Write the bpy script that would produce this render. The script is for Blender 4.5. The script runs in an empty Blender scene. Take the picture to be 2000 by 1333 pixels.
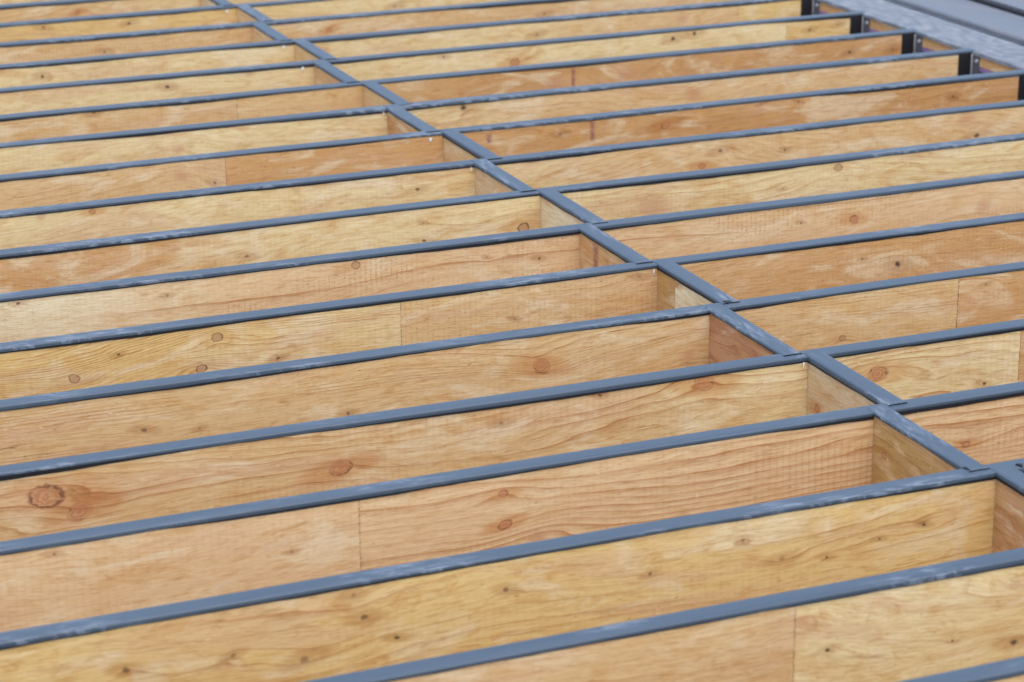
import bpy, math, random
from mathutils import Matrix, Vector, noise as mnoise

# ---------------------------------------------------------------- camera
SC = bpy.context.scene
COL = SC.collection
cam_d = bpy.data.cameras.new('camera')
cam = bpy.data.objects.new('camera', cam_d)
COL.objects.link(cam)
CR = Vector((0.9252422596790238, -0.379313001439161, -0.00695757452485076))
CU = Vector((0.12738128691645673, 0.29333651177649034, 0.9474849331795774))
CF = Vector((0.35735244318118375, 0.8775393653836937, -0.3197247152699066))
m = Matrix.Identity(4)
for i in range(3):
    m[i][0] = CR[i]; m[i][1] = CU[i]; m[i][2] = -CF[i]
m.translation = Vector((-2.6243555781368757, -10.118436065611021, 1.8822473865445226))
cam.matrix_world = m
cam_d.sensor_width = 36.0
cam_d.lens = 84.96
cam_d.clip_start = 0.1
cam_d.clip_end = 2000.0
cam_d.dof.use_dof = True
cam_d.dof.focus_distance = 6.1
cam_d.dof.aperture_fstop = 4.5
SC.camera = cam

# ---------------------------------------------------------------- sky, sun, exposure
SUN_EL, SUN_AZ = math.radians(76), math.radians(195)      # azimuth clockwise from +Y
world = bpy.data.worlds.new('World')
SC.world = world
world.use_nodes = True
wn = world.node_tree
for n in list(wn.nodes): wn.nodes.remove(n)
wo = wn.nodes.new('ShaderNodeOutputWorld')
bg = wn.nodes.new('ShaderNodeBackground')
sky = wn.nodes.new('ShaderNodeTexSky')
sky.sky_type = 'NISHITA'
sky.sun_disc = False
sky.sun_elevation = SUN_EL
sky.sun_rotation = SUN_AZ
sky.air_density = 1.0
sky.dust_density = 3.0
sky.ozone_density = 1.0
bg.inputs['Strength'].default_value = 0.15
wn.links.new(sky.outputs[0], bg.inputs[0])
wn.links.new(bg.outputs[0], wo.inputs[0])
sd = bpy.data.lights.new('sun', 'SUN')
sd.energy = 0.8
sd.angle = math.radians(75)
sd.color = (1.0, 0.94, 0.86)
so = bpy.data.objects.new('sun', sd)
COL.objects.link(so)
sv = Vector((math.sin(SUN_AZ) * math.cos(SUN_EL), math.cos(SUN_AZ) * math.cos(SUN_EL), math.sin(SUN_EL)))
so.rotation_euler = sv.to_track_quat('Z', 'Y').to_euler()
so.location = sv * 30
SC.view_settings.view_transform = 'Standard'
SC.view_settings.look = 'None'
SC.view_settings.gamma = 1.0
SC.view_settings.use_curve_mapping = False
SC.view_settings.exposure = 1.5
SC.cycles.max_bounces = 6
SC.cycles.diffuse_bounces = 4

# ---------------------------------------------------------------- helpers
def lin(c):
    return tuple(((v / 255) / 12.92 if v / 255 <= 0.04045 else ((v / 255 + 0.055) / 1.055) ** 2.4) for v in c)

def hsh(*a):
    s = 0.0
    for i, v in enumerate(a): s += (v + 1.37) * (12.9898 + 7.233 * i)
    return (math.sin(s) * 43758.5453) % 1.0

def nz(x, s=0.0, t=0.0):
    return mnoise.noise(Vector((x, s * 13.71 + 0.5, t * 5.3 + 0.25)))

def link_mesh(name, verts, faces, mat=None, parent=None, smooth=None):
    me = bpy.data.meshes.new(name)
    me.from_pydata(verts, [], faces)
    if smooth:
        fl = [bool(smooth(i)) for i in range(len(faces))] if callable(smooth) else [True] * len(faces)
        me.polygons.foreach_set('use_smooth', fl)
    me.update()
    o = bpy.data.objects.new(name, me)
    COL.objects.link(o)
    if mat: me.materials.append(mat)
    if parent: o.parent = parent
    return o

class MB:
    def __init__(self): self.v = []; self.f = []
    def box(self, x0, x1, y0, y1, z0, z1):
        b = len(self.v)
        self.v += [(x0, y0, z0), (x1, y0, z0), (x1, y1, z0), (x0, y1, z0), (x0, y0, z1), (x1, y0, z1), (x1, y1, z1), (x0, y1, z1)]
        self.f += [(b, b + 3, b + 2, b + 1), (b + 4, b + 5, b + 6, b + 7), (b, b + 1, b + 5, b + 4), (b + 1, b + 2, b + 6, b + 5), (b + 2, b + 3, b + 7, b + 6), (b + 3, b, b + 4, b + 7)]
        return self
    def prism_x(self, prof, xs, off=None):
        """closed profile [(y,z)] swept along xs; off(i, j) -> (dy, dz)"""
        b = len(self.v); n = len(prof)
        for i, x in enumerate(xs):
            for j, (y, z) in enumerate(prof):
                d = off(i, j) if off else (0, 0)
                self.v.append((x, y + d[0], z + d[1]))
        for i in range(len(xs) - 1):
            for j in range(n):
                k = (j + 1) % n
                self.f.append((b + i * n + j, b + (i + 1) * n + j, b + (i + 1) * n + k, b + i * n + k))
        self.f.append(tuple(b + j for j in range(n)))
        self.f.append(tuple(b + (len(xs) - 1) * n + j for j in reversed(range(n))))
        return self
    def cyl(self, c, axis, r, h, n=10):
        b = len(self.v)
        a = Vector(axis).normalized(); t = a.orthogonal().normalized(); s = a.cross(t)
        for k in range(2):
            for i in range(n):
                q = Vector(c) + a * (h * k) + (t * math.cos(2 * math.pi * i / n) + s * math.sin(2 * math.pi * i / n)) * r
                self.v.append(tuple(q))
        for i in range(n):
            j = (i + 1) % n
            self.f.append((b + i, b + j, b + n + j, b + n + i))
        self.f.append(tuple(b + i for i in reversed(range(n)))); self.f.append(tuple(b + n + i for i in range(n)))
        return self
    def build(self, name, mat=None, parent=None, bevel=0, smooth=None):
        o = link_mesh(name, self.v, self.f, mat, parent, smooth)
        if bevel:
            md = o.modifiers.new('bevel', 'BEVEL'); md.width = bevel; md.segments = 2; md.limit_method = 'ANGLE'
        return o

def thing(name, label, cat, loc=(0, 0, 0), rz=0.0, group=None):
    o = bpy.data.objects.new(name, None)
    o.empty_display_size = 0.1
    COL.objects.link(o)
    o.location = loc; o.rotation_euler = (0, 0, rz)
    o['label'] = label; o['category'] = cat
    if group: o['group'] = group
    return o

# ---------------------------------------------------------------- node DSL
class NB:
    def __init__(self, mat):
        self.t = mat.node_tree; self.n = self.t.nodes; self.l = self.t.links
    def put(self, sock, v):
        if isinstance(v, bpy.types.NodeSocket): self.l.new(v, sock)
        elif isinstance(v, (int, float)):
            try: sock.default_value = float(v)
            except TypeError: sock.default_value = (v, v, v)
        else:
            v = tuple(v)
            sock.default_value = v + (1.0,) if len(v) == 3 and len(sock.default_value) == 4 else v
    def m(self, op, a, b=0.0, c=None, clamp=False):
        n = self.n.new('ShaderNodeMath'); n.operation = op; n.use_clamp = clamp
        self.put(n.inputs[0], a); self.put(n.inputs[1], b)
        if c is not None: self.put(n.inputs[2], c)
        return n.outputs[0]
    def add(self, a, b): return self.m('ADD', a, b)
    def sub(self, a, b): return self.m('SUBTRACT', a, b)
    def mul(self, a, b): return self.m('MULTIPLY', a, b)
    def ss(self, x, lo, hi, a=0.0, b=1.0):
        n = self.n.new('ShaderNodeMapRange'); n.interpolation_type = 'SMOOTHSTEP'
        self.put(n.inputs[0], x)
        for i, v in enumerate((lo, hi, a, b)): self.put(n.inputs[i + 1], v)
        return n.outputs[0]
    def vec(self, x, y, z):
        n = self.n.new('ShaderNodeCombineXYZ')
        self.put(n.inputs[0], x); self.put(n.inputs[1], y); self.put(n.inputs[2], z)
        return n.outputs[0]
    def noise(self, v, scale=1.0, detail=2.0, rough=0.5, dist=0.0):
        n = self.n.new('ShaderNodeTexNoise')
        self.put(n.inputs['Vector'], v); n.inputs['Scale'].default_value = scale
        n.inputs['Detail'].default_value = detail; n.inputs['Roughness'].default_value = rough
        n.inputs['Distortion'].default_value = dist
        return n.outputs[0]
    def mix(self, f, a, b, mode='MIX'):
        n = self.n.new('ShaderNodeMix'); n.data_type = 'RGBA'; n.blend_type = mode
        self.put(n.inputs[0], f); self.put(n.inputs[6], a); self.put(n.inputs[7], b)
        return n.outputs[2]
    def obj(self):
        tc = self.n.new('ShaderNodeTexCoord')
        s = self.n.new('ShaderNodeSeparateXYZ'); self.l.new(tc.outputs['Object'], s.inputs[0])
        return s.outputs[0], s.outputs[1], s.outputs[2], tc.outputs['Object']
    def bump(self, h, strength, dist):
        n = self.n.new('ShaderNodeBump'); n.inputs['Strength'].default_value = strength; n.inputs['Distance'].default_value = dist
        self.put(n.inputs['Height'], h)
        return n.outputs[0]

def new_mat(name):
    mt = bpy.data.materials.new(name); mt.use_nodes = True
    b = mt.node_tree.nodes['Principled BSDF']
    return mt, NB(mt), b

WOOD = 0.82
def tone(c):
    r, g, b = lin(c); l = 0.3 * r + 0.6 * g + 0.1 * b
    return tuple(WOOD * (v * 0.95 + l * 0.05) for v in (r, g, b))
TONES = dict(
    cream=(232, 206, 148), yellow=(228, 192, 120), pale=(232, 213, 170), tan=(220, 182, 124), brown=(200, 150, 90),
    orange=(209, 160, 100), pink=(228, 190, 138), rose=(222, 184, 128), grey=(214, 186, 142), ochre=(190, 148, 84), red=(180, 122, 80))
PALE, AMBER, ROSY = (238, 220, 180), (210, 160, 88), (216, 174, 130)

def veneer_mat(seed, ta, tb=None, xmid=0.0, xw=0.4, con=0.5, freq=70.0, dots=0.0, crack=0.25, knots=(), ends=(), slope=1.0, wob=1.0, mot=1.0, glue=0.5, cur=0.6, saw=0.20, bold=0.0):
    """rotary cut veneer: contour lines of a slowly varying height field bent round the knots"""
    mt, b, bs = new_mat('veneer')
    X, Y, Z, P = b.obj()
    sx = seed * 17.3
    low = b.noise(b.vec(b.add(b.mul(X, 0.8), sx), seed * 3.1, b.mul(Z, 4.5)), 1.0, 1.5, 0.45)
    mid = b.noise(b.vec(b.add(b.mul(X, 3.6), sx), seed * 1.7, b.mul(Z, 20.0)), 1.0, 2.5, 0.5)
    h = b.add(b.mul(Z, slope), b.mul(b.sub(low, 0.5), 0.20 * wob))
    h = b.add(h, b.mul(b.sub(mid, 0.5), 0.046 * cur))
    irr = b.noise(b.vec(b.mul(X, 70.0), seed, b.mul(Z, 90.0)), 1.0, 3.0, 0.6)
    kr = []
    for i, (kx, kz, R, kind) in enumerate(knots):
        R = R * (0.85 if kind != 3 else 1.2)
        dx = b.mul(b.sub(X, kx), 1.0 / ((1.05 + 0.5 * hsh(seed, i)) * R)); dz = b.mul(b.add(b.sub(Z, kz), b.mul(b.sub(X, kx), 0.4 * (hsh(i, seed) - 0.5))), 1.0 / R)
        r2 = b.add(b.mul(dx, dx), b.mul(dz, dz))
        dxs = b.mul(dx, 0.45)
        e2 = b.add(b.mul(dxs, dxs), b.mul(dz, dz))
        bump = b.m('DIVIDE', (2.6 if i % 2 else -2.6) * min(R, 0.02), b.add(1.0, b.mul(e2, 0.16)))
        h = b.add(h, bump)
        kr.append((r2, e2, kind, hsh(seed, kx, kz) if R < 0.0102 else 1.0))
    g0 = b.mul(h, freq)
    g = b.m('FRACT', g0)
    fl = b.m('FLOOR', g0)
    rv = b.noise(b.vec(b.mul(fl, 0.73), seed, b.mul(X, 0.6)), 1.0, 0.0)
    soft = b.mul(b.ss(g, 0.25, 0.93), b.ss(g, 0.93, 1.0, 1.0, 0.0))
    line = b.mul(b.ss(g, 0.80, 0.93), b.ss(g, 0.94, 0.985, 1.0, 0.0))
    late = b.add(b.mul(soft, 0.30 + 0.5 * bold), b.mul(line, 0.70 - 0.3 * bold))
    late = b.mul(late, b.ss(rv, 0.32 - 0.2 * bold, 0.66 - 0.2 * bold))
    fade = b.noise(b.vec(b.add(b.mul(X, 2.0), sx), seed * 5.0, b.mul(Z, 11.0)), 1.0, 2.0)
    near = 0.0
    for r2, e2, kind, kh in kr:
        near = b.m('MAXIMUM', b.ss(e2, 1.0, 14.0, 0.9, 0.0), near)
    late = b.mul(late, b.m('MAXIMUM', b.ss(fade, 0.34, 0.62, 0.15 + 0.5 * bold, 1.0), near))
    # sheet tone with cloudy patches
    hz = b.add(b.mul(h, 0.55), b.mul(Z, 0.45))
    patch = b.noise(b.vec(b.add(b.mul(X, 4.5), sx + 3.3), seed * 2.2, b.mul(hz, 13.0)), 1.0, 6.0, 0.62, 0.9)
    patch2 = b.noise(b.vec(b.add(b.mul(X, 6.0), sx + 9.1), seed * 4.4, b.mul(hz, 18.0)), 1.0, 6.0, 0.64, 1.2)
    patch3 = b.noise(b.vec(b.add(b.mul(X, 1.7), sx + 5.1), seed * 3.4, b.mul(hz, 12.0)), 1.0, 4.0, 0.6, 0.5)
    if tb:
        bl = b.ss(b.add(X, b.mul(b.sub(patch, 0.5), 1.2)), xmid - xw, xmid + xw)
        base = b.mix(bl, tone(TONES[ta]), tone(TONES[tb]))
    else:
        base = tone(TONES[ta])
    base = b.mix(b.ss(patch3, 0.50, 0.64, 0.0, 0.50 * mot), base, tone(ROSY))
    base = b.mix(b.ss(patch2, 0.48, 0.66, 0.0, 0.50 * mot), base, tone(AMBER))
    base = b.mix(b.ss(patch, 0.49, 0.66, 0.0, 0.50 * mot), base, tone(PALE))
    p4 = b.noise(b.vec(b.add(b.mul(X, 10.0), sx + 2.7), seed * 7.1, b.mul(hz, 26.0)), 1.0, 6.0, 0.64, 1.5)
    base = b.mix(b.ss(p4, 0.56, 0.68, 0.0, 0.55 * mot), base, b.mix(1.0, base, (0.80, 0.66, 0.50), 'MULTIPLY'))
    base = b.mix(b.ss(p4, 0.42, 0.33, 0.0, 0.45 * mot), base, b.mix(1.0, base, (1.04, 1.09, 1.20), 'MULTIPLY'))
    st3 = b.noise(b.vec(b.add(b.mul(X, 7.0), sx), seed + 7, b.mul(b.add(h, b.mul(Z, 0.4)), 95.0)), 1.0, 5.0, 0.70)
    base = b.mix(b.ss(st3, 0.46, 0.68, 0.0, 0.34), base, b.mix(1.0, base, (0.86, 0.76, 0.64), 'MULTIPLY'))
    base = b.mix(b.ss(st3, 0.50, 0.34, 0.0, 0.28), base, b.mix(1.0, base, (1.08, 1.12, 1.22), 'MULTIPLY'))
    base = b.mix(b.mul(late, min(1.0, con * 1.25)), base, b.mix(1.0, base, (0.68, 0.48, 0.34), 'MULTIPLY'))
    st = b.noise(b.vec(b.mul(X, 24.0), seed, b.mul(b.add(h, b.mul(Z, 0.7)), 290.0)), 1.0, 4.0, 0.78)
    base = b.mix(b.ss(st, 0.48, 0.62, 0.0, 0.75), base, b.mix(1.0, base, (0.75, 0.64, 0.51), 'MULTIPLY'))
    base = b.mix(b.ss(st, 0.46, 0.33, 0.0, 0.65), base, b.mix(1.0, base, (1.10, 1.13, 1.20), 'MULTIPLY'))
    # faint upright peeling-knife ripples
    rp = b.m('SINE', b.mul(b.add(X, b.mul(b.sub(mid, 0.5), 0.010)), 2 * math.pi / 0.0165))
    rpm = b.noise(b.vec(b.add(b.mul(X, 1.9), sx), seed * 6.0, b.mul(Z, 6.0)), 1.0, 2.0)
    base = b.mix(b.mul(b.mul(b.ss(rp, 0.2, 1.0), b.ss(rpm, 0.42, 0.62)), saw), base, b.mix(1.0, base, (0.88, 0.80, 0.72), 'MULTIPLY'))
    if dots > 0:
        xr = b.mul(b.add(X, b.mul(b.sub(mid, 0.5), 0.004)), 1 / 0.0150)
        ph = b.m('FRACT', xr); rid = b.m('FLOOR', xr)
        da = b.noise(b.vec(b.mul(rid, 3.77), seed, b.mul(Z, 340.0)), 1.0, 0.0)
        rw = b.add(0.12, b.mul(b.sub(irr, 0.5), 0.16))
        row = b.ss(b.sub(b.m('ABSOLUTE', b.sub(ph, 0.5)), rw), 0.0, 0.06, 1.0, 0.0)
        msk = b.noise(b.vec(b.add(b.mul(X, 2.5), sx), seed * 8.0, b.mul(Z, 8.0)), 1.0, 2.0)
        dd = b.mul(b.mul(row, b.ss(da, 0.52, 0.60)), b.ss(msk, 0.38, 0.56))
        base = b.mix(b.mul(dd, 0.7 * dots), base, b.mix(1.0, base, (0.60, 0.46, 0.36), 'MULTIPLY'))
    ck = b.noise(b.vec(b.mul(X, 5.0), seed + 2, b.mul(b.add(h, Z), 120.0)), 1.0, 2.5, 0.6)
    ckm = b.noise(b.vec(b.mul(X, 2.0), seed + 6, b.mul(Z, 12.0)), 1.0, 1.0)
    crk = b.mul(b.ss(ck, 0.66, 0.71), b.ss(ckm, 0.42, 0.58))
    base = b.mix(b.mul(crk, crack), base, b.mix(1.0, base, (0.28, 0.20, 0.14), 'MULTIPLY'))
    fk = b.noise(b.vec(b.add(b.mul(X, 55.0), sx), seed + 3, b.mul(Z, 210.0)), 1.0, 1.0)
    base = b.mix(b.ss(fk, 0.75, 0.80, 0.0, 0.6), base, b.mix(1.0, base, (0.42, 0.32, 0.26), 'MULTIPLY'))
    base = b.mix(b.ss(fk, 0.26, 0.20, 0.0, 0.5), base, tone((240, 226, 196)))
    # knots: 0 small dark, 1 ringed brown, 2 plug with a broken dark ring, 3 soft red-brown patch
    for r2, e2, kind, kh in kr:
        rr = b.add(b.m('SQRT', r2), b.mul(b.sub(irr, 0.5), 1.5 if kind == 0 else 0.85))
        side = b.ss(b.add(patch2, b.mul(b.sub(irr, 0.5), 0.8)), 0.40, 0.60)
        crx = b.ss(b.m('ABSOLUTE', b.add(b.mul(b.sub(irr, 0.5), 0.9), b.sub(kh, 0.5))), 0.02, 0.08, 1.0, 0.0)
        if kind == 0:
            base = b.mix(b.ss(e2, 0.8, 7.0, 0.5, 0.0), base, b.mix(1.0, base, (0.66, 0.50, 0.38), 'MULTIPLY'))
            dk = tone((112 - 44 * kh, 74 - 32 * kh, 50 - 20 * kh))
            base = b.mix(b.mul(b.ss(rr, 0.35, 1.05, 0.9, 0.0), 0.45 + 0.55 * kh), base, dk)
        elif kind == 1:
            base = b.mix(b.ss(e2, 0.8, 4.5, 0.7, 0.0), base, b.mix(1.0, base, (0.84, 0.62, 0.44), 'MULTIPLY'))
            rg = b.m('SINE', b.mul(rr, 9.0 + 5 * kh))
            base = b.mix(b.mul(b.ss(rr, 0.75, 1.25, 0.85, 0.0), b.ss(rg, -1, 1, 0.5, 1.0)), base, tone((182, 114, 68)))
            base = b.mix(b.mul(side, b.mul(b.ss(rr, 0.72, 0.98), b.ss(rr, 0.98, 1.2, 0.9, 0.0))), base, tone((120, 72, 46)))
            base = b.mix(b.mul(b.mul(crx, 0.8), b.ss(rr, 0.45, 0.9, 1.0, 0.0)), base, tone((92, 54, 36)))
        elif kind == 2:
            base = b.mix(b.ss(e2, 0.8, 5.0, 0.30, 0.0), base, b.mix(1.0, base, (0.84, 0.66, 0.48), 'MULTIPLY'))
            base = b.mix(b.ss(rr, 0.80, 1.05, 0.75, 0.0), base, tone((184, 136, 92)))
            base = b.mix(b.mul(b.ss(side, 0.0, 1.0, 0.65, 1.0), b.mul(b.ss(rr, 0.78, 0.95), b.ss(rr, 0.98, 1.18, 0.92, 0.0))), base, tone((92, 62, 44)))
        else:
            base = b.mix(b.ss(rr, 0.2, 1.5, 0.48, 0.0), base, tone((192, 134, 94)))
    for xe in ends:
        en = b.noise(b.vec(X, seed, b.mul(Z, 170.0)), 1.0, 1.0)
        ew = b.m('ABSOLUTE', b.sub(X, xe))
        base = b.mix(b.mul(b.ss(ew, 0.0008, 0.0026, 1.0, 0.0), b.ss(en, 0.46, 0.60, 0.05, glue)), base, tone((96, 60, 42)))
    b.put(bs.inputs['Base Color'], base)
    bs.inputs['Roughness'].default_value = 0.65
    bs.inputs['Specular IOR Level'].default_value = 0.25
    hh = b.sub(b.add(b.mul(late, 0.6), b.mul(st, 1.0)), b.mul(crk, 1.5))
    b.put(bs.inputs['Normal'], b.bump(hh, 0.5, 0.0008))
    return mt

def core_mat():
    mt, b, bs = new_mat('laminated_core')
    X, Y, Z, P = b.obj()
    ply = b.m('FRACT', b.mul(Y, 1 / 0.0032))
    nn = b.noise(b.vec(b.mul(X, 6), b.mul(Y, 200), b.mul(Z, 90)), 1.0, 2.0)
    c = b.mix(b.ss(ply, 0.85, 0.95), tone((190, 146, 94)), tone((70, 44, 28)))
    c = b.mix(b.ss(nn, 0.3, 0.7, 0, 0.5), c, tone((120, 84, 52)))
    b.put(bs.inputs['Base Color'], c); bs.inputs['Roughness'].default_value = 0.7
    return mt

def tape_mat(seed, dust=0.5, name='joist_tape'):
    mt, b, bs = new_mat(name)
    X, Y, Z, P = b.obj()
    s = seed * 11.7
    scuff = b.noise(b.vec(b.add(b.add(b.mul(X, 22.0), b.mul(Y, 60.0)), s), b.mul(Y, 120.0), 0.3), 1.0, 5.0, 0.72, 0.6)
    area = b.noise(b.vec(b.add(b.mul(X, 2.3), s + 5), b.mul(Y, 9.0), 1.7), 1.0, 2.0, 0.5)
    sm = b.mul(b.ss(scuff, 0.48, 0.60), b.ss(area, 0.56 - 0.10 * dust, 0.68 - 0.06 * dust))
    film = b.noise(b.vec(b.add(b.mul(X, 1.3), s), b.mul(Y, 25.0), 4.0), 1.0, 3.0, 0.6)
    c = b.mix(b.ss(film, 0.3, 0.75), (0.029, 0.045, 0.064), (0.041, 0.061, 0.084))
    c = b.mix(b.mul(sm, 0.72), c, (0.15, 0.185, 0.225))
    b.put(bs.inputs['Base Color'], c)
    b.put(bs.inputs['Roughness'], b.add(b.ss(film, 0.25, 0.75, 0.44, 0.56), b.mul(sm, 0.2)))
    bs.inputs['IOR'].default_value = 1.5; bs.inputs['Specular IOR Level'].default_value = 0.45
    rip = b.noise(b.vec(b.add(b.mul(X, 16.0), b.mul(Y, 90.0)), b.mul(Y, 170.0), s), 1.0, 2.0, 0.55)
    rip2 = b.noise(b.vec(b.add(b.mul(X, 2.0), s), b.mul(Y, 140.0), 2.0), 1.0, 2.0, 0.5)
    b.put(bs.inputs['Normal'], b.bump(b.add(b.mul(rip, 0.6), rip2), 0.5, 0.0012))
    return mt

def plain(name, col, rough=0.5, metal=0.0, var=0.25, scale=(20, 20, 20), col2=None, spec=0.5, bump=0.0):
    mt, b, bs = new_mat(name)
    X, Y, Z, P = b.obj()
    n = b.noise(b.vec(b.mul(X, scale[0]), b.mul(Y, scale[1]), b.mul(Z, scale[2])), 1.0, 5.0, 0.62, 0.3)
    c2 = col2 or tuple(v * (1 - var) for v in col)
    b.put(bs.inputs['Base Color'], b.mix(b.ss(n, 0.36, 0.66), col, c2))
    b.put(bs.inputs['Roughness'], b.ss(n, 0.3, 0.7, max(rough - 0.08, 0.05), rough + 0.1))
    bs.inputs['Metallic'].default_value = metal
    bs.inputs['Specular IOR Level'].default_value = spec
    if bump: b.put(bs.inputs['Normal'], b.bump(n, 0.5, bump))
    return mt

M_CORE = core_mat()
M_BLACK = plain('black_powder_coat', (0.012, 0.012, 0.014), 0.42, 0, 0.3, spec=0.4)
M_BUTYL_SHADE = plain('black_butyl_and_fold_shade', (0.010, 0.011, 0.013), 0.6, 0, 0.3, spec=0.25)  # butyl in tears and underside; painted shade on the lower tape folds
M_ZINC = plain('zinc_screw', (0.55, 0.56, 0.58), 0.35, 0.3)
M_SCRAP = plain('pale_liner_scrap', (0.70, 0.71, 0.72), 0.5, 0, 0.1)
M_PURPLE = plain('purple_primer', (0.24, 0.15, 0.29), 0.5, 0, 0.3, (8, 8, 60), spec=0.4)
M_STEEL = plain('grey_painted_steel', (0.40, 0.41, 0.42), 0.5, 0, 0.3, (6, 6, 12))
M_TRIM = plain('dark_trim_metal', (0.038, 0.037, 0.043), 0.42, 0.3, 0.3, (3, 30, 30))
M_PANEL = plain('blue_grey_sheet_metal', (0.066, 0.071, 0.080), 0.45, 0.0, 0.2, (10, 3, 10), col2=(0.095, 0.10, 0.11))
M_MEMB = plain('scuffed_membrane', (0.062, 0.071, 0.082), 0.5, 0, 0.4, (30, 14, 20), col2=(0.145, 0.157, 0.168), spec=0.5, bump=0.002)
M_GROUND = plain('bare_soil', (0.20, 0.17, 0.13), 0.9, 0, 0.35, (3, 3, 3), spec=0.2, bump=0.02)
M_CONC = plain('concrete', (0.38, 0.37, 0.35), 0.85, 0, 0.2, (5, 5, 5), spec=0.2)

# ---------------------------------------------------------------- ground
GZ = -0.95
g = link_mesh('ground', [(-300, -300, GZ), (300, -300, GZ), (300, 300, GZ), (-300, 300, GZ)], [(0, 1, 2, 3)], M_GROUND)
g['kind'] = 'structure'
pad = MB().box(2.15, 4.6, -9.0, 1.6, GZ + 0.004 - 0.2, GZ + 0.06).build('footing', M_CONC)
pad['kind'] = 'structure'

# ---------------------------------------------------------------- layout
S = 0.4064                       # joist spacing
DEP = 0.302                      # joist depth
TW = 0.047                       # width of the taped top
HW = 0.0225                      # half thickness of a joist
XL, XR = -4.4, 2.362             # joist ends
LET = 'ABCDEFGHIJKLMNOPQR'
CORR = dict(A=-.024, B=-.017, C=-.004, D=.003, E=.003, F=-.001, G=.006, H=.0065, I=-.002, J=.001, K=.002, L=.005, M=.001, N=-.0107, O=0, P=-.006, Q=0, R=.005)
CORR1 = dict(C=-.0038, D=.0023, F=.0037, H=.0016, M=-.0016, N=-.0047)
def yc(k, x=0.0):                # centre line of a joist
    if k == 'Y': return S - TW / 2
    return -LET.index(k) * S + CORR[k] + CORR1.get(k, 0) * x - TW / 2

def tape_mesh(name, x0, x1, mat, parent, seed, w, ztop, foldback=True, step=0.02, lift=(0, 0)):
    """tape over an edge: a flat top, soft shoulders and folds of uneven length and flare down both sides"""
    n = max(4, int((x1 - x0) / step)); hw = w / 2
    out, inn = [], []
    ns = 0
    for i in range(n + 1):
        x = x0 + (x1 - x0) * i / n
        wz = 0.0007 * nz(x * 3.0, seed, 1)
        rows = []
        for sgn in (1, -1):
            a = 0.5 + 0.5 * nz(x * 1.1, seed, 2 + sgn) * 1.9
            b2 = 0.5 + 0.5 * nz(x * 1.7, seed, 5 + sgn) * 1.9
            a = min(max(a, 0), 1); b2 = min(max(b2, 0), 1)
            fl = 0.0001 + 0.0011 * a * a
            l1 = 0.0034 + 0.0044 * a + 0.0012 * nz(x * 9, seed, 7)
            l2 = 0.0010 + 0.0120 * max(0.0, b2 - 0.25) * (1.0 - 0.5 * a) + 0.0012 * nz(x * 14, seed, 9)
            wob = 0.0006 * nz(x * 5, seed, 11 + sgn)
            z = ztop + wz
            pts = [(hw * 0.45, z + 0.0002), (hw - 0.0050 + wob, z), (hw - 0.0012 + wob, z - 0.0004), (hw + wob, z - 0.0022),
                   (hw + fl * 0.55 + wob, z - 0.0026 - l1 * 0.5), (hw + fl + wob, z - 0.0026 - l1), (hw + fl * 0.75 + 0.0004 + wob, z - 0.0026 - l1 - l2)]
            rows.append([(sgn * y, zz) for y, zz in pts])
        prof = list(reversed(rows[0])) + rows[1]
        ns = len(prof)
        e = 0.0
        if lift[0] and i == 0: e = lift[0]
        if lift[1] and i == n: e = lift[1]
        out += [(x, y, z + e) for y, z in prof]
        inn += [(x, y * 0.965, z - 0.0010 + e) for y, z in prof]
    v = out + inn; f = []; sm = []; mi = []
    off = len(out)
    for i in range(n):
        for j in range(ns - 1):
            a = i * ns + j
            f.append((a, a + 1, a + ns + 1, a + ns)); sm.append(1); mi.append(1 if j in (0, ns - 2) else 0)  # lowest fold strip is black: shade below the tape edge painted in
            f.append((off + a, off + a + ns, off + a + ns + 1, off + a + 1)); sm.append(1); mi.append(1)
    b = len(v)
    # lips with vertices of their own, so the edge stays crisp
    def lip(o1, o2):
        k = len(v)
        v.extend([v[o1], v[o2], v[off + o2], v[off + o1]])
        f.append((k, k + 1, k + 2, k + 3)); sm.append(0); mi.append(1)
    for i in range(n):
        lip(i * ns, (i + 1) * ns); lip((i + 1) * ns + ns - 1, i * ns + ns - 1)
    for j in range(ns - 1):
        lip(j + 1, j); lip(n * ns + j, n * ns + j + 1)
    # orient: profile runs +y to -y, so flip for outward normals where needed
    o = link_mesh(name, v, f, mat, parent, smooth=lambda i: sm[i])
    o.data.materials.append(M_BUTYL_SHADE)
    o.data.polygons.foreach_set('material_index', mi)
    return o

def board(parent, x0, x1, sheets, hw=HW, dep=DEP, split=0.00025):
    """core, front veneers (one per entry of sheets) and one back veneer; local z runs 0..dep"""
    t = 0.0030
    zt = dep - 0.0038
    MB().box(x0, x1, -hw + t, hw - t, 0.001, zt).build('laminated_core', M_CORE, parent)
    for (a, b, mat) in sheets:
        o = MB().box(a + split, b - split, -hw, -hw + t - 0.0002, 0.0, zt).build('veneer_sheet', mat, parent)
    MB().box(x0, x1, hw - t + 0.0002, hw, 0.0, zt).build('veneer_sheet', sheets[0][2], parent)

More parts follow.
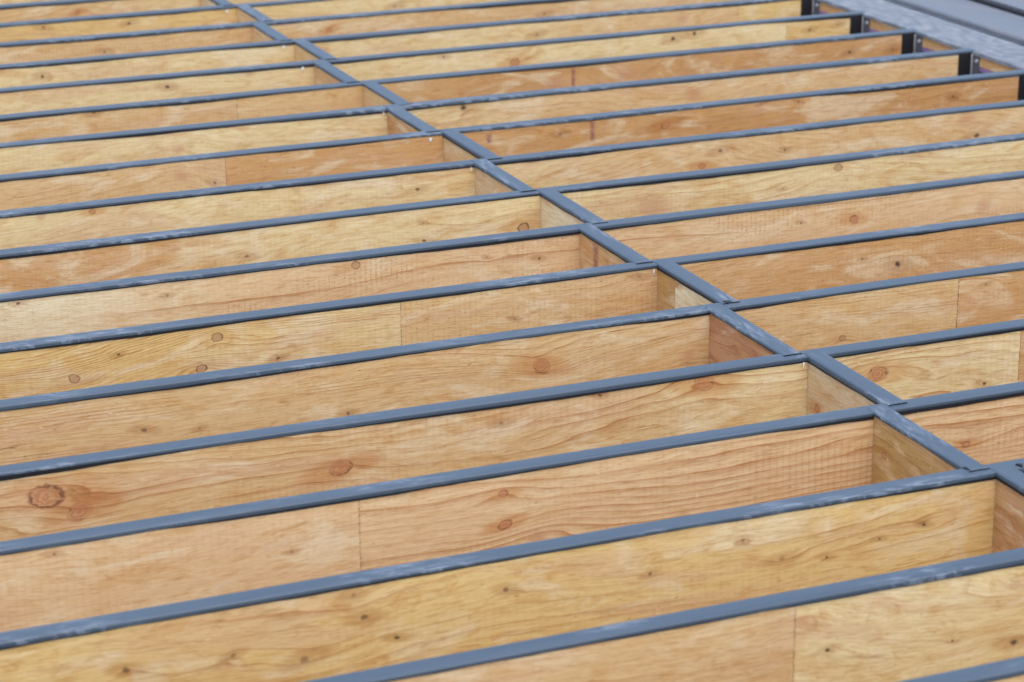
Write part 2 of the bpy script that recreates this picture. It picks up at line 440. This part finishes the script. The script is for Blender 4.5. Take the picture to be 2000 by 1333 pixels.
# ---------------------------------------------------------------- joists
KN = dict(
    A=[(-.5, -.05, .012, 1), (.9, -.04, .01, 0)],
    B=[(.777, -.055, .0109, 0), (-.376, -.036, .0084, 0), (-.729, -.024, .0083, 0), (1.5, -.05, .010, 3)],
    C=[(-.57, -.063, .010, 0), (.35, -.05, .012, 1), (1.3, -.06, .009, 0)],
    D=[(.2, -.05, .014, 3), (1.1, -.06, .01, 0), (-.9, -.05, .01, 0), (1.75, -.05, .02, 3)],
    E=[(1.511, -.035, .0121, 0), (1.603, -.022, .0121, 0), (.545, -.023, .0078, 0), (.836, -.072, .0197, 1), (-.528, -.041, .0093, 0), (-.216, -.018, .0132, 3), (2.12, -.05, .008, 0), (2.25, -.04, .008, 0)],
    F=[(2.073, -.06, .0099, 0), (2.265, -.064, .010, 0), (.82, -.071, .0227, 3), (1.111, -.064, .0267, 3), (-.892, -.013, .0088, 0), (1.5, -.04, .01, 3)],
    G=[(.312, -.024, .0142, 0), (1.2, -.06, .02, 3), (-.7, -.07, .012, 3)],
    H=[(2.031, -.062, .0091, 0), (1.404, -.021, .0053, 0), (1.258, -.017, .0053, 0), (.501, -.047, .0086, 0), (.892, -.055, .0157, 1), (-.799, -.055, .0161, 3), (-.692, -.087, .0081, 0)],
    I=[(.889, -.047, .010, 0), (1.127, -.070, .0067, 0), (1.864, -.095, .0105, 0), (.239, -.004, .0097, 0), (.824, -.093, .0116, 1), (-.159, -.064, .0079, 0), (-1.178, -.022, .0090, 1), (-1.329, -.019, .012, 3), (1.82, -.03, .02, 3)],
    J=[(1.096, -.031, .0128, 2), (.902, -.080, .0048, 0), (-.289, -.053, .0045, 0), (-.288, -.106, .0075, 0), (.028, -.104, .0183, 2), (-.827, -.090, .0073, 0), (.45, -.09, .03, 3)],
    K=[(.922, -.075, .0152, 1), (.743, -.065, .0045, 0), (1.37, -.084, .0217, 3), (-.252, -.051, .0043, 0), (-.092, -.074, .0058, 0), (-1.163, -.048, .0054, 0), (-1.558, -.019, .0053, 0), (-.635, -.027, .0126, 2)],
    L=[(.831, -.091, .0129, 0), (.715, -.062, .0043, 0), (.028, -.028, .0069, 0), (-.332, -.101, .0054, 0), (-1.14, -.043, .0129, 2), (-1.506, -.102, .0126, 2), (-1.184, -.120, .0116, 2), (-.984, -.120, .0065, 0), (-1.392, -.055, .0051, 0), (-1.545, -.010, .0063, 0)],
    M=[(.42, -.128, .0093, 2), (.851, -.034, .0054, 0), (-.429, -.087, .0228, 1), (-.025, -.111, .0104, 3), (-1.434, -.106, .0071, 0), (-1.301, -.122, .0048, 0), (-.935, -.138, .0074, 0)],
    N=[(.277, -.071, .0223, 1), (.582, -.139, .0063, 0), (-.192, -.028, .024, 1), (-.459, -.021, .0059, 0), (-1.747, -.067, .0304, 1), (-1.678, -.112, .0241, 1), (-1.09, -.104, .0205, 1), (-.705, -.054, .0070, 0)],
    O=[(-1.814, -.026, .005, 0), (-1.329, -.104, .0042, 0), (-.863, -.051, .0096, 1), (-.858, -.122, .0118, 1), (-.784, -.162, .0131, 3), (.279, -.114, .0094, 1)],
    P=[(-1.774, -.097, .0084, 0), (-1.435, -.14, .0106, 0), (-1.572, -.105, .0067, 0), (-1.334, -.026, .0077, 0), (-1.024, -.071, .0079, 0), (-1.313, -.075, .0087, 0), (-1.249, -.13, .0059, 0), (-.715, -.091, .0061, 0), (-.509, -.054, .0062, 0), (-.419, -.111, .0094, 0), (-.315, -.125, .0052, 0), (-.086, -.091, .0053, 0), (-.191, -.105, .0042, 0)],
    Q=[(-.539, -.113, .0057, 0), (-.127, -.051, .0098, 3), (-.125, -.175, .0099, 0), (-.265, -.146, .0039, 0), (-.601, -.043, .0115, 3)],
)
# per joist: list of sheets (x0, x1, options)
JT = dict(
    Y=[(XL, XR, dict(ta='cream', tb='tan', xmid=.3, con=.4))],
    A=[(XL, XR, dict(ta='tan', tb='cream', xmid=-.1, con=.5, freq=55))],
    B=[(XL, XR, dict(ta='yellow', tb='cream', xmid=.2, con=.7, freq=60, wob=1.3))],
    C=[(XL, XR, dict(ta='rose', tb='tan', xmid=-.3, con=.4, dots=.5))],
    D=[(XL, 2.011, dict(ta='cream', tb='rose', xmid=1.2, con=.4)), (2.011, XR, dict(ta='yellow', con=.3))],
    E=[(XL, 2.0146, dict(ta='cream', tb='cream', con=.55, freq=50, wob=1.2)), (2.0146, XR, dict(ta='yellow', con=.35))],
    F=[(XL, -.3846, dict(ta='tan', con=.7, freq=75, wob=.5)), (-.3846, XR, dict(ta='tan', tb='brown', xmid=.2, con=.3, freq=40))],
    G=[(XL, XR, dict(ta='cream', tb='rose', xmid=.4, xw=.3, con=.4, wob=1.3))],
    H=[(XL, -.655, dict(ta='rose', con=.5, freq=60)), (-.655, XR, dict(ta='orange', tb='brown', xmid=.3, con=.45, freq=38))],
    I=[(XL, XR, dict(ta='cream', tb='rose', xmid=.3, xw=.3, con=.5, freq=65, wob=1.4))],
    J=[(XL, XR, dict(ta='orange', tb='cream', xmid=-.95, xw=.35, con=.55, freq=42, dots=.25, wob=1.3))],
    K=[(XL, XR, dict(ta='pale', tb='pink', xmid=-1.2, xw=.25, con=.7, freq=30, dots=.9, wob=1.0, mot=.7))],
    L=[(XL, -.6508, dict(ta='yellow', tb='cream', xmid=-1.0, con=1.0, freq=115, crack=.5, wob=1.2, cur=1.0, bold=.6)), (-.6508, XR, dict(ta='tan', tb='orange', xmid=.2, con=.4, freq=40, dots=.45))],
    M=[(XL, .766, dict(ta='tan', tb='tan', con=.8, freq=110, crack=.95, wob=.6, cur=.4, saw=.2)), (.766, XR, dict(ta='orange', con=.5, freq=70, crack=.5, dots=.6, glue=.9))],
    N=[(XL, .6803, dict(ta='tan', tb='cream', xmid=-.2, con=.75, freq=40, wob=1.2, cur=1.1, saw=.35, bold=.5)), (.6803, XR, dict(ta='orange', con=.4, glue=.8))],
    O=[(XL, -1.182, dict(ta='pink', con=.45, freq=85, wob=.8)), (-1.182, XR, dict(ta='pink', tb='pink', con=1.4, freq=58, dots=.25, wob=.8, cur=.35, mot=.5, saw=.6, bold=.75))],
    P=[(XL, XR, dict(ta='yellow', tb='yellow', con=.6, freq=45, wob=1.0))],
    Q=[(XL, -.6095, dict(ta='tan', con=.4, freq=55)), (-.6095, XR, dict(ta='cream', tb='yellow', xmid=-.1, con=.45, freq=45, wob=1.3))],
    R=[(XL, XR, dict(ta='tan', con=.4))],
)
JL = dict(
    Y='farthest joist, only a sliver of its cream face visible in the top left corner',
    A='far joist with a short strip of blue tape in the top left corner',
    B='thin far joist whose tape crosses the first pale block crossing near the top edge',
    C='rosy tan far joist with dark tick rows, third tape from the top left',
    D='pale far joist whose butt joint and black hanger touch the top edge',
    E='pale yellow far joist with two dark knots and a yellower last veneer at right',
    F='brown far joist with one red ink mark, its left veneer ending at a joint',
    G='pale pinkish joist with one dark purple knot just right of the blocking line',
    H='orange-brown joist with two red ink smudges right of the blocking',
    I='joist pale at left, mottled pinkish brown at right, with a knot under its tape',
    J='pale yellow joist with swirling grain and a ringed knot right of the blocking',
    K='pinkish joist covered in rows of tiny tick marks with a wavy brown grain line',
    L='joist whose yellow veneer with three round knots meets a smooth brown veneer',
    M='straight grained tan joist with dark cracks and a ringed knot beside the blocking',
    N='tan joist with a pair of big brown knots near the left edge',
    O='pink joist with bold rippled red grain and a dark dotted butt joint left of centre',
    P='golden yellow joist speckled with many small dark knots',
    Q='tan joist whose face fills the bottom edge of the photo',
    R='nearest joist, only a corner of its blurred tape showing at the bottom right',
)
random.seed(4)
tapes = {}
def shift(kn): return [(x, z + DEP, r, t) for x, z, r, t in kn]
for ji, k in enumerate('Y' + LET):
    slope = CORR1.get(k, 0) if k != 'Y' else 0
    root = thing('floor_joist', JL[k], 'joist', (0, yc(k), -DEP), math.atan(slope), 'floor joists laid side by side')
    kn = shift(KN.get(k, []))
    sheets = []
    for si, (a, b, opt) in enumerate(JT[k]):
        ks = [q for q in kn if a - 0.05 < q[0] < b + 0.05]
        ends = [e for e in (a, b) if XL + 0.01 < e < XR - 0.01]
        sheets.append((a, b, veneer_mat(ji * 1.31 + si * 0.57 + 0.4, knots=ks, ends=ends, **opt)))
    board(root, XL, XR, sheets)
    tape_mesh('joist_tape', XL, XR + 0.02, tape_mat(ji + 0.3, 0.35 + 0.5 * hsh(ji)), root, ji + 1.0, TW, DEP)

# ---------------------------------------------------------------- blocking
BCOL = {'L': 0.0294, 'R': 0.0812}
BT = [  # tone options, label
    ('YA', dict(ta='tan'), 'blocking piece at the very top edge, beyond every other block'),
    ('AB', dict(ta='grey'), 'small blurred block crossing the top edge of the photo'),
    ('BC', dict(ta='rose'), 'pinkish far block with a white scrap beside its corner, nearest the top edge'),
    ('CD', dict(ta='rose', con=.3), 'pale pinkish far block under plain blue tape, between two blocks with white scraps'),
    ('DE', dict(ta='tan', con=.3), 'tan far block with a white scrap, three blocks below the top edge'),
    ('EF', dict(ta='tan', tb='brown', con=.3), 'brown tinged far block, fifth from the top of the blocking line'),
    ('FG', dict(ta='tan', con=.3), 'block standing right of the smooth brown veneer, sixth from the top'),
    ('GH', dict(ta='brown', con=.4), 'brown block at the end of the pale cream bay with a pointed tape corner'),
    ('HI', dict(ta='tan', con=.3), 'tan block closing the orange-brown bay, above the block with a joint'),
    ('IJ', dict(ta='grey', con=.6, freq=90), 'block with a vertical joint and slanting grain, closing the speckled cream bay'),
    ('JK', dict(ta='pale', con=.25, freq=40), 'palest greyish block, smudged brown low down, in the middle of the line'),
    ('KL', dict(ta='orange', con=.4, freq=40), 'orange block with a faint red ink streak on its face'),
    ('LM', dict(ta='ochre', con=.3), 'block half brown and half pale cracked veneer with a small knot at the joint'),
    ('MN', dict(ta='red', con=.6, freq=60), 'reddish brown block, the darkest of the line'),
    ('NO', dict(ta='grey', con=.5, freq=110), 'greyish finely grained block with a brown knot at its lower corner'),
    ('OP', dict(ta='ochre', con=.5, freq=40), 'olive yellow block with swirling grain and a small grey knot'),
    ('PQ', dict(ta='ochre', tb='red', con=.5), 'nearest block, cut off by the right edge of the photo'),
]
BKN = {'MN': [(.16, -.05, .009, 3)], 'NO': [(.05, -.115, .012, 1)], 'OP': [(.05, -.085, .010, 2)], 'LM': [(.115, -.026, .008, 1)], 'JK': [(.16, -.09, .02, 3)], 'GH': [(.2, -.07, .02, 3)]}
# small tears in the lapped tape where the black adhesive shows
TEARS = {'LM': [((.0905, -4.878), (.1125, -4.886), (.0935, -4.900))], 'OP': [((.0300, -6.104), (.0365, -6.106), (.0345, -6.127))],
         'PQ': [((.1420, -6.131), (.1560, -6.136), (.1470, -6.150))]}
for bi, (nm, opt, lab) in enumerate(BT):
    k0, k1 = nm
    cl = 'R' if (bi % 2 == 0) else 'L'
    x = BCOL[cl]
    BW = 0.0505
    cx = x + BW / 2
    y0 = yc(k0, cx) - HW - 0.0008            # near face of the far joist
    y1 = yc(k1, cx) + HW + 0.0008            # far face of the near joist
    Lb = y0 - y1
    # local +x runs towards the camera (world -y); local -y is world -x: rotate by -90 deg
    root = thing('blocking', lab, 'blocking', (cx, y0, -DEP), -math.pi / 2, 'blocking pieces between the joists')
    kn = shift(BKN.get(nm, []))
    opt = dict(opt); opt.setdefault('freq', 60)
    sd_ = 40 + bi * 1.77
    split_at = {'LM': .105, 'IJ': .15}.get(nm)
    if split_at:
        o2 = dict(opt); o2['ta'] = 'pale' if nm == 'LM' else 'rose'; o2['crack'] = .9; o2['freq'] = 110
        sheets = [(0, split_at, veneer_mat(sd_, knots=[q for q in kn if q[0] < split_at - .0], ends=(split_at,), **opt)),
                  (split_at, Lb, veneer_mat(sd_ + .4, knots=[q for q in kn if q[0] >= split_at - .0], ends=(split_at,), **o2))]
    else:
        sheets = [(0, Lb, veneer_mat(sd_, knots=kn, **opt))]
    board(root, 0, Lb, sheets, hw=HW)
    # tape laps over both joists
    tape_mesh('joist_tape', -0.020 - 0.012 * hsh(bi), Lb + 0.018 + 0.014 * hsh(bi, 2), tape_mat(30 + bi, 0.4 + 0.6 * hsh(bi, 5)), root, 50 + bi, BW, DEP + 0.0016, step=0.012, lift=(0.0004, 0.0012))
    for (p0, p1, p2) in TEARS.get(nm, ()):
        q = [(y0 - wy, wx - cx) for wx, wy in (p0, p1, p2)]
        vs = [(a, b_, DEP) for a, b_ in q] + [(a, b_, DEP + 0.0037) for a, b_ in q]
        link_mesh('tape_tear', vs, [(2, 1, 0), (3, 4, 5), (0, 1, 4, 3), (1, 2, 5, 4), (2, 0, 3, 5)], M_BUTYL_SHADE, root)
    if nm in ('BC', 'DE', 'EF', 'HI', 'IJ', 'NO', 'LM', 'GH'):
        # torn corner of pale release liner sticking out beside the block
        q = Lb * 0
        sx_ = -0.004 if nm in ('NO', 'LM', 'IJ', 'GH') else 0.006
        dd = 0.0 if nm in ('NO', 'LM', 'IJ', 'GH') else -0.03
        w_ = 0.004 if nm in ('NO', 'LM', 'IJ', 'GH') else 0.009
        a = -HW - 0.012 + dd
        vs = [(0.0022, a, DEP - 0.012), (0.0022, a - w_, DEP - 0.014), (0.0022, a - w_ * .7, DEP - 0.026), (0.0022, a - w_ * .1, DEP - 0.022)]
        vs += [(0.0034, y, z) for _, y, z in vs]
        link_mesh('liner_scrap', vs, [(0, 1, 2, 3), (7, 6, 5, 4), (0, 4, 5, 1), (1, 5, 6, 2), (2, 6, 7, 3), (3, 7, 4, 0)], M_SCRAP, root)

# ---------------------------------------------------------------- red ink marks on the veneers
def ink_mat():
    mt, b, bs = new_mat('red_ink')
    X, Y, Z, P = b.obj()
    n = b.noise(b.vec(b.mul(X, 90), 0.3, b.mul(Z, 40)), 1.0, 3.0, 0.6)
    ex = b.ss(b.add(b.m('ABSOLUTE', X), b.mul(b.sub(n, 0.5), 0.012)), 0.0, 0.0125, 1.0, 0.0); ez = b.ss(b.m('ABSOLUTE', Z), 0.03, 0.058, 1.0, 0.0)
    b.put(bs.inputs['Base Color'], (0.33, 0.11, 0.11)); bs.inputs['Roughness'].default_value = 0.7
    b.put(bs.inputs['Alpha'], b.mul(b.mul(ex, ez), b.ss(n, 0.30, 0.62, 0.05, 0.36)))
    return mt
M_INK = ink_mat()
def ink(root, x, z, sxx=1.0, szz=1.0, rot=0):
    o = MB().box(-0.013, 0.013, 0.0, 0.0003, -0.06, 0.06).build('ink_mark', M_INK, root)
    o.location = (x, -HW - 0.0006, DEP + z); o.scale = (sxx, 1, szz); o.rotation_euler = (0, 0, 0)
roots = {k: o for k, o in zip('Y' + LET, [o for o in bpy.data.objects if o.name.startswith('floor_joist')])}
ink(roots['F'], .903, -.05, 1.0, 0.8)
ink(roots['H'], .619, -.046, 1.2, 0.8)
ink(roots['H'], .245, -.036, 1.3, 0.35)
broots = sorted([o for o in bpy.data.objects if o.name.startswith('blocking')], key=lambda o: -o.location.y)
ink(broots[11], .11, -.055, 2.2, 0.9)

# ---------------------------------------------------------------- steel beam, nailer and membrane at the right end
NX0, NX1 = 2.3670, 2.592
YA, YB = -8.6, 1.5
beam = thing('steel_beam', 'grey steel beam with purple primed top flange under the wooden plate, behind the black hangers', 'beam', (2.47, 0, GZ + 0.06))
bz = -(GZ + 0.06)
MB().box(2.368 - 2.47, 2.588 - 2.47, YA, YB, bz - 0.072, bz - 0.0535).build('top_flange', M_PURPLE, beam, bevel=0.002)
MB().box(2.400 - 2.47, 2.415 - 2.47, YA, YB, bz - 0.42, bz - 0.0722).build('web', M_STEEL, beam)
MB().box(2.368 - 2.47, 2.588 - 2.47, YA, YB, bz - 0.44, bz - 0.4202).build('bottom_flange', M_PURPLE, beam, bevel=0.002)
for yy in (-7.5, -3.6, 0.6):
    MB().box(-0.06, 0.06, yy - 0.06, yy + 0.06, 0.0, bz - 0.4402).build('post', M_STEEL, beam)
pl = thing('nailer_plate', 'orange wooden plate on the steel beam under a scuffed pale membrane strip', 'plate', (2.47, 0, -0.053))
o = MB().box(-0.5, YB - YA - 0.5, -0.1015, 0.1180, 0.0, 0.049)
# grain along local x: plate built along x then turned to run along world y
pb = o.build('plank', veneer_mat(77.0, 'orange', con=.5, freq=90), pl)
pb.rotation_euler = (0, 0, -math.pi / 2); pb.location = (0.0, YB - 0.5, 0.0)
xs = [i * 0.03 for i in range(int((YB - YA) / 0.03))]
def moff(i, j):
    y = xs[i]
    if j in (0, 1): return (0.003 * nz(y * 3.1, 3) - 0.004, 0.004 * nz(y * 2.7, 9))
    if j in (2,): return (0.003 * nz(y * 3.1, 3) - 0.002, 0.0008 * nz(y * 4, 5))
    return (0, 0.0012 * nz(y * 5, 5, j))
# profile in (across, z): front fold, top, far edge
prof = [(-0.1045, -0.012), (-0.1062, -0.012), (-0.1062, -0.001), (-0.1035, 0.0015), (-0.05, 0.0022), (0.02, 0.0020), (0.08, 0.0022), (0.112, 0.002), (0.112, 0.0004), (-0.1030, 0.0004)]
mb = MB()
mb.prism_x(prof, xs, moff)
vv = [(y, -x + YB, z) for x, y, z in mb.v]
mem = link_mesh('membrane_strip', vv, mb.f, M_MEMB, pl)
mem.location = (0.001, 0.0, 0.0505)

# ---------------------------------------------------------------- joist hangers
HL = dict(D='joist hanger touching the top edge of the photo, farthest black bracket', E='black joist hanger under the curled tape end, second from the top',
          F='black joist hanger in the middle of the row of five along the membrane edge', G='black joist hanger with a clear bright flange, just left of the right edge',
          H='black joist hanger cut by the right edge of the photo')
def make_hanger():
    r = thing('joist_hanger', HL['D'], 'joist hanger', (0, 0, 0), 0, 'black joist hangers along the beam')
    t = 0.0025
    MB().box(-0.062, -0.003, -HW - t - 0.0008, -HW - 0.0008, -0.003, DEP - 0.0065).build('side_plate', M_BLACK, r, bevel=0.0006)
    MB().box(-0.062, -0.003, HW + 0.0008, HW + t + 0.0008, -0.003, DEP - 0.0065).build('side_plate', M_BLACK, r, bevel=0.0006)
    MB().box(-0.062, -0.003, -HW - t, HW + t, -0.0060, -0.0032).build('seat', M_BLACK, r, bevel=0.0006)
    for s in (-1, 1):
        y0_, y1_ = sorted((s * (HW + 0.0008), s * (HW + 0.050)))
        MB().box(-0.0028, -0.0004, y0_, y1_, 0.0, DEP - 0.012).build('face_flange', M_FL, r, bevel=0.0006)
        MB().cyl((-0.0045, s * (HW + 0.0045), 0.0), (0, 0, 1), 0.0048, DEP - 0.012, 12).build('bend', M_FL, r, smooth=lambda i: i < 12)
        for zz in (DEP - 0.034, DEP - 0.12, DEP - 0.2):
            MB().cyl((-0.0028, s * (HW + 0.036), zz), (-1, 0, 0), 0.0070, 0.005, 8).build('screw', M_ZINC, r)
    return r
M_FL = plain('dark_grey_flange', (0.10, 0.105, 0.115), 0.32, 0.0, 0.3, spec=0.6)
hg = make_hanger()
for i, k in enumerate('DEFGH'):
    if i == 0: h = hg
    else:
        h = hg.copy(); COL.objects.link(h)
        for c in list(hg.children):
            d = c.copy(); COL.objects.link(d); d.parent = h
        h['label'] = HL[k]
    h.location = (2.3672, yc(k, 2.36), -DEP)

M_GAP_SHADE = plain('slab_gap_shade', (0.025, 0.025, 0.028), 0.8, 0, 0.3, spec=0.2)  # slab coloured near black, painting shade into the gaps between trim and panels
# ---------------------------------------------------------------- metal deck edge beyond the beam
deck = MB().box(2.60, 5.0, YA, YB, -0.30, -0.055).build('deck_slab', M_GAP_SHADE)
deck['kind'] = 'structure'
def along_y(prof, name, mat, label, cat, x0, z0, ya=YA, yb=YB, group=None, step=0.25):
    r = thing(name, label, cat, (x0, 0, z0), 0, group)
    n = int((yb - ya) / step)
    mb = MB(); mb.prism_x(prof, [i * (yb - ya) / n for i in range(n + 1)])
    return r, [(y, yb - x, z) for x, y, z in mb.v], mb.f
r, v, f = along_y([(0, -0.041), (0.0, 0.009), (0.0022, 0.0125), (0.0120, 0.0135), (0.0142, 0.0115), (0.0142, -0.041)], 'edge_trim', M_TRIM,
                  'thin dark metal edge trim running beside the scuffed membrane strip', 'metal trim', 2.596, -0.0138)
link_mesh('trim_profile', v, f, M_TRIM, r)
r, v, f = along_y([(0, -0.041), (0, 0.002), (0.003, 0.010), (0.010, 0.0145), (0.020, 0.0158), (0.250, 0.0158), (0.250, -0.041)], 'metal_panel', M_PANEL,
                  'flat blue-grey metal panel with a rounded edge between trim and raised rail', 'metal panel', 2.646, -0.0136, group='sheet metal panels on the deck')
link_mesh('panel_sheet', v, f, M_PANEL, r)
mbx = MB()
rr = thing('raised_rail', 'dark raised metal rail with a light top edge in the top right corner', 'metal rail', (2.912, 0, -0.0138))
r2, v, f = None, None, None
mb = MB(); mb.prism_x([(0, -0.041), (0.001, 0.027), (0.006, 0.032), (0.038, 0.034), (0.046, 0.028), (0.048, -0.041)], [i * 0.25 for i in range(41)])
link_mesh('rail_bar', [(y, YB - x, z) for x, y, z in mb.v], mb.f, M_TRIM, rr)
mb = MB(); mb.prism_x([(0.008, 0.0342), (0.038, 0.0345), (0.036, 0.0375), (0.012, 0.0372)], [i * 0.25 for i in range(41)])
link_mesh('cap_strip', [(y, YB - x, z) for x, y, z in mb.v], mb.f, M_PANEL, rr)
r, v, f = along_y([(0, -0.041), (0, 0.0158), (1.6, 0.0158), (1.6, -0.041)], 'metal_panel', M_PANEL,
                  'blue-grey metal panel beyond the raised rail, in the extreme top right corner', 'metal panel', 2.966, -0.0137, group='sheet metal panels on the deck')
link_mesh('panel_sheet', v, f, M_PANEL, r)
